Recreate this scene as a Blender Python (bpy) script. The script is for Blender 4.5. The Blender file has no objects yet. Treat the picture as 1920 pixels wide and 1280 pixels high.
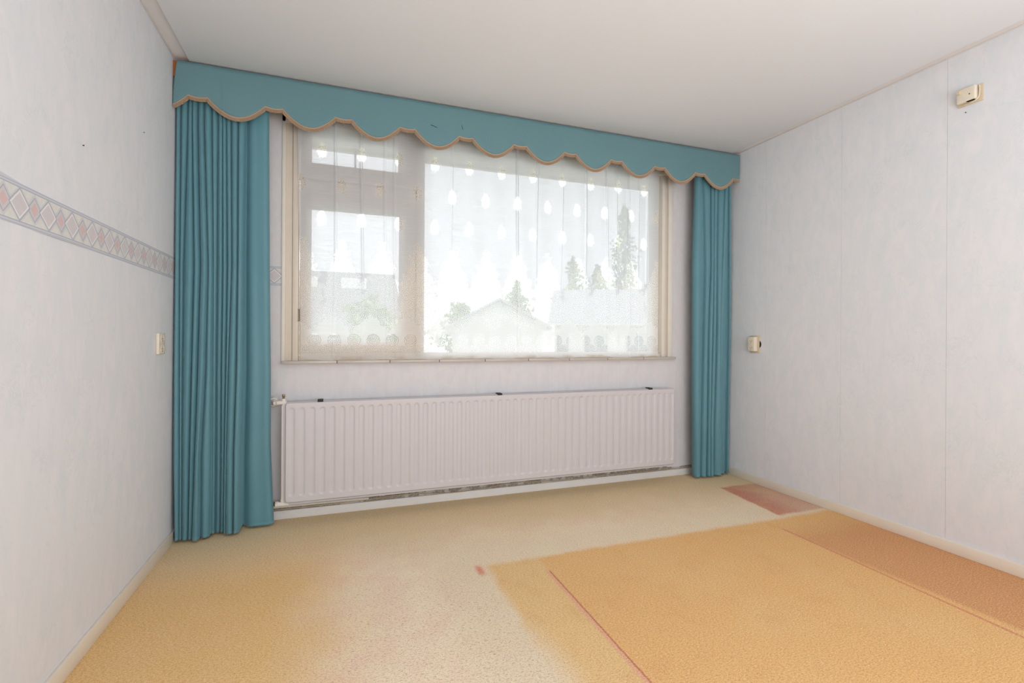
import bpy, bmesh, math, random
import numpy as np
from mathutils import Vector, Matrix, noise as mnoise

sc = bpy.context.scene
C = sc.collection
R = math.radians
rnd = random.Random(7)

# ------------------------------------------------------------------ camera
cam_data = bpy.data.cameras.new('camera')
cam = bpy.data.objects.new('camera', cam_data)
C.objects.link(cam)
sc.camera = cam
cam_data.sensor_width = 36.0
cam_data.lens = 911.0 / 1920.0 * 36.0
cam_data.shift_y = -9.7 / 1920.0
cam_data.clip_start = 0.02
cam_data.clip_end = 500
cam.matrix_world = (Matrix.Translation((0, 0, 1.12)) @ Matrix.Rotation(R(-19.86), 4, 'Z')
                    @ Matrix.Rotation(R(90), 4, 'X') @ Matrix.Rotation(R(0.343), 4, 'Z'))

# ------------------------------------------------------------------ view, world, lights
sc.view_settings.view_transform = 'Standard'
sc.view_settings.look = 'None'
sc.view_settings.gamma = 1.0
sc.view_settings.use_curve_mapping = False
sc.view_settings.exposure = 0.0
try:
    sc.cycles.use_denoising = True
    sc.cycles.max_bounces = 9
    sc.cycles.diffuse_bounces = 6
    sc.cycles.transparent_max_bounces = 16
    sc.cycles.caustics_reflective = False
    sc.cycles.caustics_refractive = False
except Exception:
    pass

world = bpy.data.worlds.new('overcast_sky')
sc.world = world
world.use_nodes = True
bg = world.node_tree.nodes['Background']
bg.inputs[0].default_value = (0.93, 0.96, 1.0, 1)
bg.inputs[1].default_value = 2.5


def area_light(name, loc, target, size, size_y, power, color):
    d = bpy.data.lights.new(name, 'AREA')
    d.shape = 'RECTANGLE'
    d.size = size
    d.size_y = size_y
    d.energy = power
    d.color = color
    o = bpy.data.objects.new(name, d)
    C.objects.link(o)
    o.location = loc
    o.rotation_euler = (Vector(target) - Vector(loc)).to_track_quat('-Z', 'Y').to_euler()
    return o


# added fill lamp behind the camera, standing in for unseen rear daylight
area_light('rear_fill_light', (1.1, -1.52, 1.35), (1.1, 3.0, 5.2), 2.9, 1.9, 156, (0.90, 0.975, 1.005))

# ------------------------------------------------------------------ dimensions (metres)
XL, XR, YW, YB = -0.83, 3.042, 3.262, -1.62
ZC, ZS = 2.589, 2.606          # dropped ceiling board, strip above it
WX0, WX1, WZ0, WZ1 = -0.303, 2.54, 0.945, 2.45   # window opening


# ------------------------------------------------------------------ helpers
def link(name, mesh, mat=None, parent=None):
    o = bpy.data.objects.new(name, mesh)
    C.objects.link(o)
    if mat is not None and not mesh.materials:
        mesh.materials.append(mat)
    if parent is not None:
        o.parent = parent
    return o


def origin_of(parent):
    v = Vector((0, 0, 0))
    while parent is not None:
        v += Vector(parent.location)
        parent = parent.parent
    return v


def pyd(name, verts, faces, mat, parent=None, smooth=False):
    """verts in world space; stored relative to the parent's origin"""
    off = origin_of(parent)
    me = bpy.data.meshes.new(name)
    me.from_pydata([(v[0] - off.x, v[1] - off.y, v[2] - off.z) for v in verts], [], faces)
    me.update()
    if smooth:
        me.polygons.foreach_set('use_smooth', [True] * len(me.polygons))
    return link(name, me, mat, parent)


def bm_box(bm, lo, hi, bevel=0.0, seg=2):
    r = bmesh.ops.create_cube(bm, size=1.0)
    vs = r['verts']
    c = [(lo[i] + hi[i]) / 2 for i in range(3)]
    s = [hi[i] - lo[i] for i in range(3)]
    for v in vs:
        v.co = Vector((c[0] + v.co.x * s[0], c[1] + v.co.y * s[1], c[2] + v.co.z * s[2]))
    if bevel > 0:
        es = list({e for v in vs for e in v.link_edges})
        bmesh.ops.bevel(bm, geom=es, offset=min(bevel, min(s) * 0.45), segments=seg, affect='EDGES', profile=0.5)


def bm_cyl(bm, p0, p1, r0, r1=None, n=20, cap=True):
    p0, p1 = Vector(p0), Vector(p1)
    r1 = r0 if r1 is None else r1
    d = p1 - p0
    q = d.to_track_quat('Z', 'Y').to_matrix().to_4x4()
    m = Matrix.Translation((p0 + p1) / 2) @ q
    bmesh.ops.create_cone(bm, cap_ends=cap, segments=n, radius1=r0, radius2=r1, depth=d.length, matrix=m)


def done(name, bm, mat, parent=None, smooth=False):
    off = origin_of(parent)
    if off.length > 0:
        bmesh.ops.translate(bm, verts=bm.verts, vec=-off)
    me = bpy.data.meshes.new(name)
    bm.to_mesh(me)
    bm.free()
    if smooth:
        me.polygons.foreach_set('use_smooth', [True] * len(me.polygons))
        try:
            me.set_sharp_from_angle(angle=R(38))
        except Exception:
            pass
    return link(name, me, mat, parent)


def box(name, lo, hi, mat, parent=None, bevel=0.0, seg=2):
    bm = bmesh.new()
    bm_box(bm, lo, hi, bevel, seg)
    return done(name, bm, mat, parent, smooth=bevel > 0)


def boxes(name, lst, mat, parent=None, bevel=0.0):
    bm = bmesh.new()
    for lo, hi in lst:
        bm_box(bm, lo, hi, bevel)
    return done(name, bm, mat, parent, smooth=bevel > 0)


def tube(name, pts, r, mat, parent=None, n=10, res=6):
    cu = bpy.data.curves.new(name, 'CURVE')
    cu.dimensions = '3D'
    cu.bevel_depth = r
    cu.bevel_resolution = 3
    cu.use_fill_caps = True
    sp = cu.splines.new('NURBS')
    sp.points.add(len(pts) - 1)
    off = origin_of(parent)
    for p, q in zip(sp.points, pts):
        p.co = (q[0] - off.x, q[1] - off.y, q[2] - off.z, 1)
    sp.use_endpoint_u = True
    sp.order_u = min(4, len(pts))
    sp.resolution_u = res
    tmp = bpy.data.objects.new('tmp', cu)
    me = bpy.data.meshes.new_from_object(tmp)
    bpy.data.objects.remove(tmp)
    me.name = name
    me.materials.clear()
    me.polygons.foreach_set('use_smooth', [True] * len(me.polygons))
    return link(name, me, mat, parent)


def tag(o, label=None, cat=None, group=None, kind=None):
    if label:
        o['label'] = label
    if cat:
        o['category'] = cat
    if group:
        o['group'] = group
    if kind:
        o['kind'] = kind
    return o


def thing(name, loc, label=None, cat=None, group=None, kind=None):
    o = bpy.data.objects.new(name, None)
    o.empty_display_size = 0.05
    C.objects.link(o)
    o.location = loc
    return tag(o, label, cat, group, kind)


def grid_mesh(name, P, mat, parent=None, smooth=True):
    """P: array rows x cols x 3"""
    off = np.array(origin_of(parent))
    nr, nc = P.shape[:2]
    V = (P.reshape(-1, 3) - off)
    i = np.arange(nr - 1)[:, None] * nc + np.arange(nc - 1)[None, :]
    F = np.stack([i, i + 1, i + nc + 1, i + nc], -1).reshape(-1, 4)
    me = bpy.data.meshes.new(name)
    me.vertices.add(len(V))
    me.vertices.foreach_set('co', V.astype(np.float32).ravel())
    me.loops.add(F.size)
    me.loops.foreach_set('vertex_index', F.astype(np.int32).ravel())
    me.polygons.add(len(F))
    me.polygons.foreach_set('loop_start', np.arange(0, F.size, 4, dtype=np.int32))
    me.update(calc_edges=True)
    me.validate()
    if smooth:
        me.polygons.foreach_set('use_smooth', np.ones(len(F), dtype=bool))
    return link(name, me, mat, parent)


# ------------------------------------------------------------------ node helper
class NT:
    def __init__(self, name, rough=0.7, spec=0.3):
        self.mat = bpy.data.materials.new(name)
        self.mat.use_nodes = True
        self.nt = self.mat.node_tree
        self.b = self.nt.nodes['Principled BSDF']
        self.out = self.nt.nodes['Material Output']
        self.b.inputs['Roughness'].default_value = rough
        self.b.inputs['Specular IOR Level'].default_value = spec
        self._p = None

    def node(self, t, **kw):
        n = self.nt.nodes.new(t)
        for k, v in kw.items():
            setattr(n, k, v)
        return n

    def put(self, sock, v):
        if isinstance(v, bpy.types.NodeSocket):
            self.nt.links.new(v, sock)
        elif isinstance(v, (tuple, list)) and len(v) == 3 and sock.type == 'RGBA':
            sock.default_value = (*v, 1)
        else:
            sock.default_value = v

    def pos(self):
        if self._p is None:
            g = self.node('ShaderNodeNewGeometry')
            s = self.node('ShaderNodeSeparateXYZ')
            self.nt.links.new(g.outputs['Position'], s.inputs[0])
            self._g = g.outputs['Position']
            self._p = (s.outputs[0], s.outputs[1], s.outputs[2])
        return self._p

    def vec(self, x, y, z):
        n = self.node('ShaderNodeCombineXYZ')
        self.put(n.inputs[0], x)
        self.put(n.inputs[1], y)
        self.put(n.inputs[2], z)
        return n.outputs[0]

    def m(self, op, a, b=0.0, c=None, clamp=False):
        n = self.node('ShaderNodeMath', operation=op, use_clamp=clamp)
        self.put(n.inputs[0], a)
        self.put(n.inputs[1], b)
        if c is not None:
            self.put(n.inputs[2], c)
        return n.outputs[0]

    def ss(self, v, a, b):
        """smooth 0..1 ramp between a and b (a may be larger than b)"""
        n = self.node('ShaderNodeMapRange', interpolation_type='SMOOTHSTEP')
        self.put(n.inputs[0], v)
        if a < b:
            n.inputs[1].default_value, n.inputs[2].default_value = a, b
            n.inputs[3].default_value, n.inputs[4].default_value = 0, 1
        else:
            n.inputs[1].default_value, n.inputs[2].default_value = b, a
            n.inputs[3].default_value, n.inputs[4].default_value = 1, 0
        return n.outputs[0]

    def noise(self, scale, detail=2.0, rough=0.5, v=None, dist=0.0, out='Fac'):
        n = self.node('ShaderNodeTexNoise')
        if v is None:
            self.pos()
            v = self._g
        self.put(n.inputs['Vector'], v)
        n.inputs['Scale'].default_value = scale
        n.inputs['Detail'].default_value = detail
        n.inputs['Roughness'].default_value = rough
        n.inputs['Distortion'].default_value = dist
        return n.outputs[out]

    def mix(self, f, a, b, blend='MIX'):
        n = self.node('ShaderNodeMix', data_type='RGBA', blend_type=blend)
        self.put(n.inputs[0], f)
        self.put(n.inputs[6], a)
        self.put(n.inputs[7], b)
        return n.outputs[2]

    def bump(self, h, strength=0.3, dist=0.01):
        n = self.node('ShaderNodeBump')
        self.put(n.inputs['Height'], h)
        n.inputs['Strength'].default_value = strength
        n.inputs['Distance'].default_value = dist
        self.nt.links.new(n.outputs[0], self.b.inputs['Normal'])

    def color(self, c):
        self.put(self.b.inputs['Base Color'], c)
        return self.mat


def srgb(r, g, b):
    f = lambda u: (u / 255 / 12.92) if u / 255 <= 0.04045 else ((u / 255 + 0.055) / 1.055) ** 2.4
    return (f(r), f(g), f(b))


def plain(name, col, rough=0.5, spec=0.4, mottle=0.04, scale=30, metal=0.0):
    n = NT(name, rough, spec)
    n.b.inputs['Metallic'].default_value = metal
    d = tuple(max(0, c * (1 - mottle * 2.2)) for c in col)
    return n.color(n.mix(n.noise(scale, 4, 0.6), d, tuple(min(1, c * (1 + mottle)) for c in col)))


# ------------------------------------------------------------------ materials
def wallpaper_mat(name, axis):
    """pale marbled vinyl paper: pinkish white, faint blue-grey veins, vertical drag"""
    n = NT(name, 0.62, 0.25)
    x, y, z = n.pos()
    u = x if axis == 'x' else y
    st = n.vec(n.m('MULTIPLY', u, 1.0), 0.0, n.m('MULTIPLY', z, 0.38))
    f1 = n.noise(16, 6, 0.62, st, 0.6)
    f2 = n.noise(5.5, 5, 0.6, n.vec(u, 3.3, z), 1.2)
    f3 = n.noise(11, 6, 0.7, n.vec(u, 7.7, n.m('MULTIPLY', z, 0.7)), 1.8)
    vein = n.m('SUBTRACT', 1.0, n.ss(n.m('ABSOLUTE', n.m('SUBTRACT', f3, 0.5)), 0.0, 0.028), clamp=True)
    vein = n.m('MULTIPLY', vein, n.ss(f2, 0.46, 0.62))
    lo, hi = (srgb(221, 223, 227), srgb(230, 227, 230)) if axis == 'y' else (srgb(213, 209, 211), srgb(221, 215, 216))  # same paper; on the window wall weaker light is put into the colour
    c = n.mix(n.ss(f1, 0.3, 0.72), lo, hi)
    c = n.mix(n.m('MULTIPLY', n.ss(f2, 0.42, 0.72), 0.25), c, srgb(226, 229, 230))
    c = n.mix(n.m('MULTIPLY', vein, 0.30), c, srgb(196, 203, 208))
    s2 = n.noise(70, 4, 0.6, n.vec(u, 1.0, n.m('MULTIPLY', z, 0.2)))
    c = n.mix(n.m('MULTIPLY', n.ss(s2, 0.55, 0.8), 0.28), c, srgb(205, 208, 210))
    n.bump(n.m('ADD', n.m('MULTIPLY', s2, 0.6), n.m('MULTIPLY', f3, 0.5)), 0.14, 0.004)
    return n.color(c)


M = {}
M['paper_x'] = wallpaper_mat('wallpaper_window_wall_dimmed', 'x')
M['paper_y'] = wallpaper_mat('wallpaper_side_wall', 'y')
M['ceiling'] = plain('ceiling_paint', srgb(236, 236, 239), 0.85, 0.1, 0.01, 3)
M['ceiling_strip'] = plain('ceiling_strip_paint', srgb(226, 220, 218), 0.85, 0.1, 0.03, 12)
M['frame'] = plain('cream_window_paint', srgb(214, 201, 186), 0.45, 0.4, 0.03, 14)
M['frame2'] = plain('pale_window_paint', srgb(226, 219, 208), 0.45, 0.4, 0.03, 14)
M['skirting'] = plain('cream_skirting_paint', srgb(236, 226, 211), 0.45, 0.35, 0.03, 10)
M['skirting_w'] = plain('white_skirting_paint', srgb(226, 223, 221), 0.5, 0.3, 0.03, 12)
M['sill'] = plain('cream_sill_tile', srgb(188, 177, 168), 0.3, 0.5, 0.02, 12)
M['sill_gap'] = plain('dark_tile_joint', (0.03, 0.025, 0.02), 0.8, 0.1)
M['radiator'] = plain('radiator_enamel', srgb(203, 197, 199), 0.38, 0.45, 0.01, 5)
M['white_pipe'] = plain('white_pipe_enamel', srgb(225, 218, 210), 0.4, 0.4, 0.05, 60)
M['brass'] = plain('dull_brass', srgb(130, 115, 95), 0.4, 0.5, 0.05, 60, 0.7)
M['dark'] = plain('dark_rubber', (0.025, 0.023, 0.022), 0.6, 0.3)
M['wood'] = plain('orange_brown_wood', srgb(176, 100, 44), 0.5, 0.3, 0.12, 25)
M['ivory'] = plain('ivory_plastic', srgb(226, 215, 196), 0.35, 0.45, 0.02, 30)
M['ivory_old'] = plain('yellowed_plastic', srgb(214, 196, 166), 0.4, 0.4, 0.05, 60)
M['steel'] = plain('grey_steel', srgb(150, 150, 150), 0.35, 0.5, 0.03, 60, 0.8)
M['wire'] = plain('beige_cable', srgb(196, 172, 148), 0.5, 0.3)
M['hole'] = plain('black_hole', (0.01, 0.008, 0.006), 0.9, 0.05)

# teal satin curtain cloth
def cloth(name, col, dark, rough=0.55):
    n = NT(name, rough, 0.35)
    x, y, z = n.pos()
    w = n.noise(220, 3, 0.6, n.vec(n.m('MULTIPLY', x, 0.25), y, z))
    big = n.noise(3, 3, 0.5)
    n.b.inputs['Sheen Weight'].default_value = 0.25
    n.b.inputs['Sheen Roughness'].default_value = 0.4
    n.bump(w, 0.03, 0.001)
    return n.color(n.mix(n.m('ADD', n.m('MULTIPLY', w, 0.35), n.m('MULTIPLY', big, 0.5)), dark, col))


M['teal'] = cloth('teal_satin_cloth', srgb(102, 147, 157), srgb(85, 131, 143), 0.46)
M['teal_hem'] = cloth('teal_hem_cloth', srgb(104, 152, 163), srgb(90, 138, 150), 0.5)
M['teal_val'] = cloth('teal_valance_cloth', srgb(110, 144, 149), srgb(97, 132, 139), 0.8)
M['fringe'] = plain('tan_fringe_thread', srgb(172, 145, 120), 0.8, 0.15, 0.12, 300)
M['braid'] = plain('tan_braid', srgb(188, 160, 134), 0.7, 0.2, 0.08, 250)
M['thread'] = plain('dark_teal_thread', srgb(40, 66, 74), 0.8, 0.1)


def carpet_mat():
    n = NT('carpet_pile', 1.0, 0.02)
    x, y, z = n.pos()
    wob = n.m('MULTIPLY', n.m('SUBTRACT', n.noise(9, 4, 0.6), 0.5), 0.05)
    xx, yy = n.m('ADD', x, wob), n.m('ADD', y, wob)
    big = n.noise(2.2, 4, 0.55)
    mid = n.noise(7, 4, 0.6)
    tan = srgb(224, 200, 158)
    pale = srgb(250, 232, 204)
    pink = srgb(247, 220, 197)
    gold = srgb(236, 190, 122)
    gold2 = srgb(236, 197, 140)
    orange = srgb(235, 184, 122)
    rust = srgb(216, 156, 108)
    base = n.mix(n.ss(mid, 0.35, 0.65), pink, pale)
    # greener tan towards the window
    base = n.mix(n.m('MULTIPLY', n.ss(n.m('ADD', yy, n.m('MULTIPLY', big, 0.5)), 2.55, 3.25), 0.9), base, tan)
    # clean pale margin hugging the orange block
    mg = n.m('MULTIPLY', n.ss(n.m('ABSOLUTE', n.m('SUBTRACT', xx, 0.62)), 0.30, 0.02), n.ss(yy, 2.75, 2.3))
    mg2 = n.m('MULTIPLY', n.ss(n.m('ABSOLUTE', n.m('SUBTRACT', yy, 2.36)), 0.26, 0.04), n.ss(xx, 0.4, 0.7))
    base = n.mix(n.m('MULTIPLY', n.m('MAXIMUM', mg, mg2), 0.75), base, srgb(236, 219, 190))
    # golden band along the left wall
    lx = n.m('ADD', xx, n.m('MULTIPLY', n.m('SUBTRACT', big, 0.5), 0.35))
    lb = n.m('MULTIPLY', n.ss(lx, 0.22, -0.28), n.ss(yy, 3.05, 2.35))
    base = n.mix(n.m('MULTIPLY', lb, n.m('ADD', 0.72, n.m('MULTIPLY', mid, 0.3))), base, gold)
    # sharp-cornered orange block
    bx = n.ss(n.m('ADD', xx, 0.0), 0.665, 0.72)
    soft = n.ss(n.m('ADD', xx, n.m('MULTIPLY', n.m('SUBTRACT', 2.2, yy), -0.05)), 0.62, 0.78)
    bx = n.mix(n.ss(yy, 1.9, 1.5), bx, soft)
    by = n.ss(n.m('ADD', yy, 0.0), 2.30, 2.245)
    blk = n.m('MULTIPLY', bx, by)
    inner = n.ss(x, 0.955, 0.975)
    right = n.ss(n.m('ADD', x, n.m('MULTIPLY', y, 0.03)), 2.50, 2.55)
    bc = n.mix(inner, gold2, orange)
    bc = n.mix(n.m('MULTIPLY', n.ss(big, 0.4, 0.7), 0.35), bc, gold2)
    bc = n.mix(n.m('MULTIPLY', right, n.ss(yy, 2.25, 1.9)), bc, rust)
    bc = n.mix(n.m('MULTIPLY', n.ss(mid, 0.5, 0.75), 0.28), bc, srgb(218, 158, 104))
    base = n.mix(blk, base, bc)
    # two pinkish inlaid lines
    l1 = n.m('MULTIPLY', n.ss(n.m('ABSOLUTE', n.m('SUBTRACT', n.m('ADD', x, n.m('MULTIPLY', wob, 0.12)), 0.955)), 0.012, 0.006), n.ss(y, 2.14, 2.11))
    base = n.mix(n.m('MULTIPLY', l1, 0.75), base, srgb(232, 170, 146))
    l1b = n.m('MULTIPLY', n.ss(n.m('ABSOLUTE', n.m('SUBTRACT', n.m('ADD', x, n.m('MULTIPLY', wob, 0.12)), 0.966)), 0.006, 0.0015), n.ss(y, 2.14, 2.11))
    base = n.mix(n.m('MULTIPLY', l1b, 0.8), base, srgb(190, 96, 80))
    lx2 = n.m('ADD', n.m('ADD', x, n.m('MULTIPLY', wob, 0.12)), n.m('MULTIPLY', n.m('SUBTRACT', 2.15, y), 0.031))
    l2 = n.m('MULTIPLY', n.ss(n.m('ABSOLUTE', n.m('SUBTRACT', lx2, 2.47)), 0.011, 0.004), n.ss(y, 2.17, 2.12))
    base = n.mix(n.m('MULTIPLY', l2, 0.7), base, srgb(210, 122, 98))
    # red rectangle by the right wall
    rl = n.m('ADD', xx, n.m('MULTIPLY', n.m('SUBTRACT', 2.85, y), 0.11))
    red = n.m('MULTIPLY', n.m('MULTIPLY', n.ss(rl, 2.68, 2.71), n.ss(yy, 2.29, 2.335)), n.ss(yy, 2.90, 2.86))
    rc = n.mix(n.ss(mid, 0.4, 0.7), srgb(196, 122, 108), srgb(206, 140, 112))
    base = n.mix(n.m('MULTIPLY', red, n.m('ADD', 0.55, n.m('MULTIPLY', n.ss(rl, 3.0, 2.7), 0.4))), base, rc)
    # small red tick
    tk = n.m('MULTIPLY', n.ss(n.m('ABSOLUTE', n.m('SUBTRACT', n.m('ADD', x, n.m('MULTIPLY', y, 0.0)), 0.652)), 0.03, 0.002),
             n.ss(n.m('ABSOLUTE', n.m('SUBTRACT', y, 2.235)), 0.075, 0.02))
    base = n.mix(n.m('MULTIPLY', tk, 0.85), base, srgb(226, 134, 110))
    # pile: tufts and short dark gaps between them
    tuft = n.noise(260, 3, 0.7)
    tuft2 = n.noise(95, 4, 0.7, n.vec(x, n.m('MULTIPLY', y, 1.9), 0.0))
    sp = n.m('ADD', n.m('MULTIPLY', tuft, 0.6), n.m('MULTIPLY', tuft2, 0.5))
    base = n.mix(n.m('MULTIPLY', n.ss(sp, 0.57, 0.40), 0.62), base, srgb(172, 122, 80))
    base = n.mix(n.m('MULTIPLY', n.ss(sp, 0.54, 0.70), 0.55), base, srgb(252, 230, 194))
    comb = n.noise(60, 3, 0.7, n.vec(x, n.m('MULTIPLY', y, 3.4), 4.0), 0.4)
    worn = n.m('MULTIPLY', n.m('MULTIPLY', n.ss(lx, -0.2, 0.15), n.ss(xx, 0.78, 0.6)), n.ss(yy, 2.6, 2.0))
    worn = n.m('MAXIMUM', worn, 0.15)
    base = n.mix(n.m('MULTIPLY', n.m('MULTIPLY', n.ss(comb, 0.44, 0.30), 0.8), worn), base, srgb(176, 118, 84))
    n.bump(n.m('ADD', sp, n.m('MULTIPLY', comb, 0.5)), 0.5, 0.008)
    return n.color(base)


M['carpet'] = carpet_mat()


def border_mat(axis):
    n = NT('paper_border_' + axis, 0.6, 0.2)
    x, y, z = n.pos()
    if axis == 'y':
        u = n.m('SUBTRACT', y, 1.733)
    else:
        u = n.m('SUBTRACT', x, -0.357)
    zc = n.m('SUBTRACT', z, 1.478)
    per = 0.142
    wob = n.m('MULTIPLY', n.m('SUBTRACT', n.noise(90, 3, 0.6), 0.5), 0.004)
    ub = n.m('ABSOLUTE', n.m('SUBTRACT', n.m('WRAP', n.m('ADD', u, per / 2 * 1.0), per, 0.0), per / 2))
    us = n.m('ABSOLUTE', n.m('SUBTRACT', n.m('WRAP', u, per, 0.0), per / 2))
    az = n.m('ABSOLUTE', zc)
    # diamond distances (1 on the outline)
    db = n.m('ADD', n.m('ADD', n.m('DIVIDE', ub, 0.046), n.m('DIVIDE', az, 0.043)), n.m('MULTIPLY', wob, 20))
    ds = n.m('ADD', n.m('ADD', n.m('DIVIDE', us, 0.034), n.m('DIVIDE', az, 0.036)), n.m('MULTIPLY', wob, 20))
    mot = n.noise(60, 4, 0.7)
    cream = srgb(222, 220, 215)
    blue = srgb(168, 172, 186)
    lav = srgb(196, 196, 204)
    c = n.mix(n.ss(mot, 0.3, 0.7), cream, srgb(214, 212, 206))
    ring = lambda d, r, w: n.ss(n.m('ABSOLUTE', n.m('SUBTRACT', d, r)), w, w * 0.4)
    c = n.mix(n.m('MULTIPLY', ring(db, 1.12, 0.20), 0.6), c, lav)
    c = n.mix(n.m('MULTIPLY', ring(ds, 1.18, 0.24), 0.6), c, lav)
    c = n.mix(n.ss(ds, 1.02, 0.95), c, srgb(206, 200, 202))
    c = n.mix(n.ss(ds, 0.62, 0.50), c, srgb(214, 186, 184))
    c = n.mix(ring(ds, 0.98, 0.09), c, blue)
    fill = n.mix(n.ss(mot, 0.35, 0.65), srgb(203, 203, 205), srgb(216, 202, 204))
    c = n.mix(n.ss(db, 1.0, 0.95), c, fill)
    c = n.mix(ring(db, 0.86, 0.08), c, srgb(232, 230, 228))
    c = n.mix(ring(db, 1.04, 0.07), c, blue)
    # edge bands
    c = n.mix(n.ss(az, 0.0455, 0.0475), c, srgb(202, 203, 210))
    c = n.mix(n.m('MULTIPLY', n.ss(n.m('ABSOLUTE', n.m('SUBTRACT', az, 0.0475)), 0.0022, 0.001), 0.9), c, blue)
    c = n.mix(n.m('MULTIPLY', n.ss(n.m('ABSOLUTE', n.m('SUBTRACT', az, 0.0555)), 0.002, 0.001), 0.7), c, blue)
    return n.color(c)


M['border_y'] = border_mat('y')
M['border_x'] = border_mat('x')


def mortar_mat():
    n = NT('bare_plaster_strip', 0.95, 0.05)
    f = n.noise(150, 6, 0.75)
    g = n.noise(14, 4, 0.6)
    c = n.mix(n.ss(f, 0.35, 0.65), srgb(120, 108, 96), srgb(196, 186, 174))
    c = n.mix(n.ss(g, 0.52, 0.6), c, srgb(205, 198, 190))
    n.bump(f, 0.8, 0.006)
    return n.color(c)


M['mortar'] = mortar_mat()


def glass_mat():
    n = NT('window_glass')
    tr = n.node('ShaderNodeBsdfTransparent')
    gl = n.node('ShaderNodeBsdfGlossy')
    gl.inputs['Roughness'].default_value = 0.02
    fr = n.node('ShaderNodeFresnel')
    fr.inputs[0].default_value = 1.45
    mx = n.node('ShaderNodeMixShader')
    tr.inputs[0].default_value = (0.97, 0.98, 0.98, 1)
    n.nt.links.new(n.m('MULTIPLY', fr.outputs[0], 0.7), mx.inputs[0])
    n.nt.links.new(tr.outputs[0], mx.inputs[1])
    n.nt.links.new(gl.outputs[0], mx.inputs[2])
    n.nt.links.new(mx.outputs[0], n.out.inputs[0])
    return n.mat


M['glass'] = glass_mat()


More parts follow.
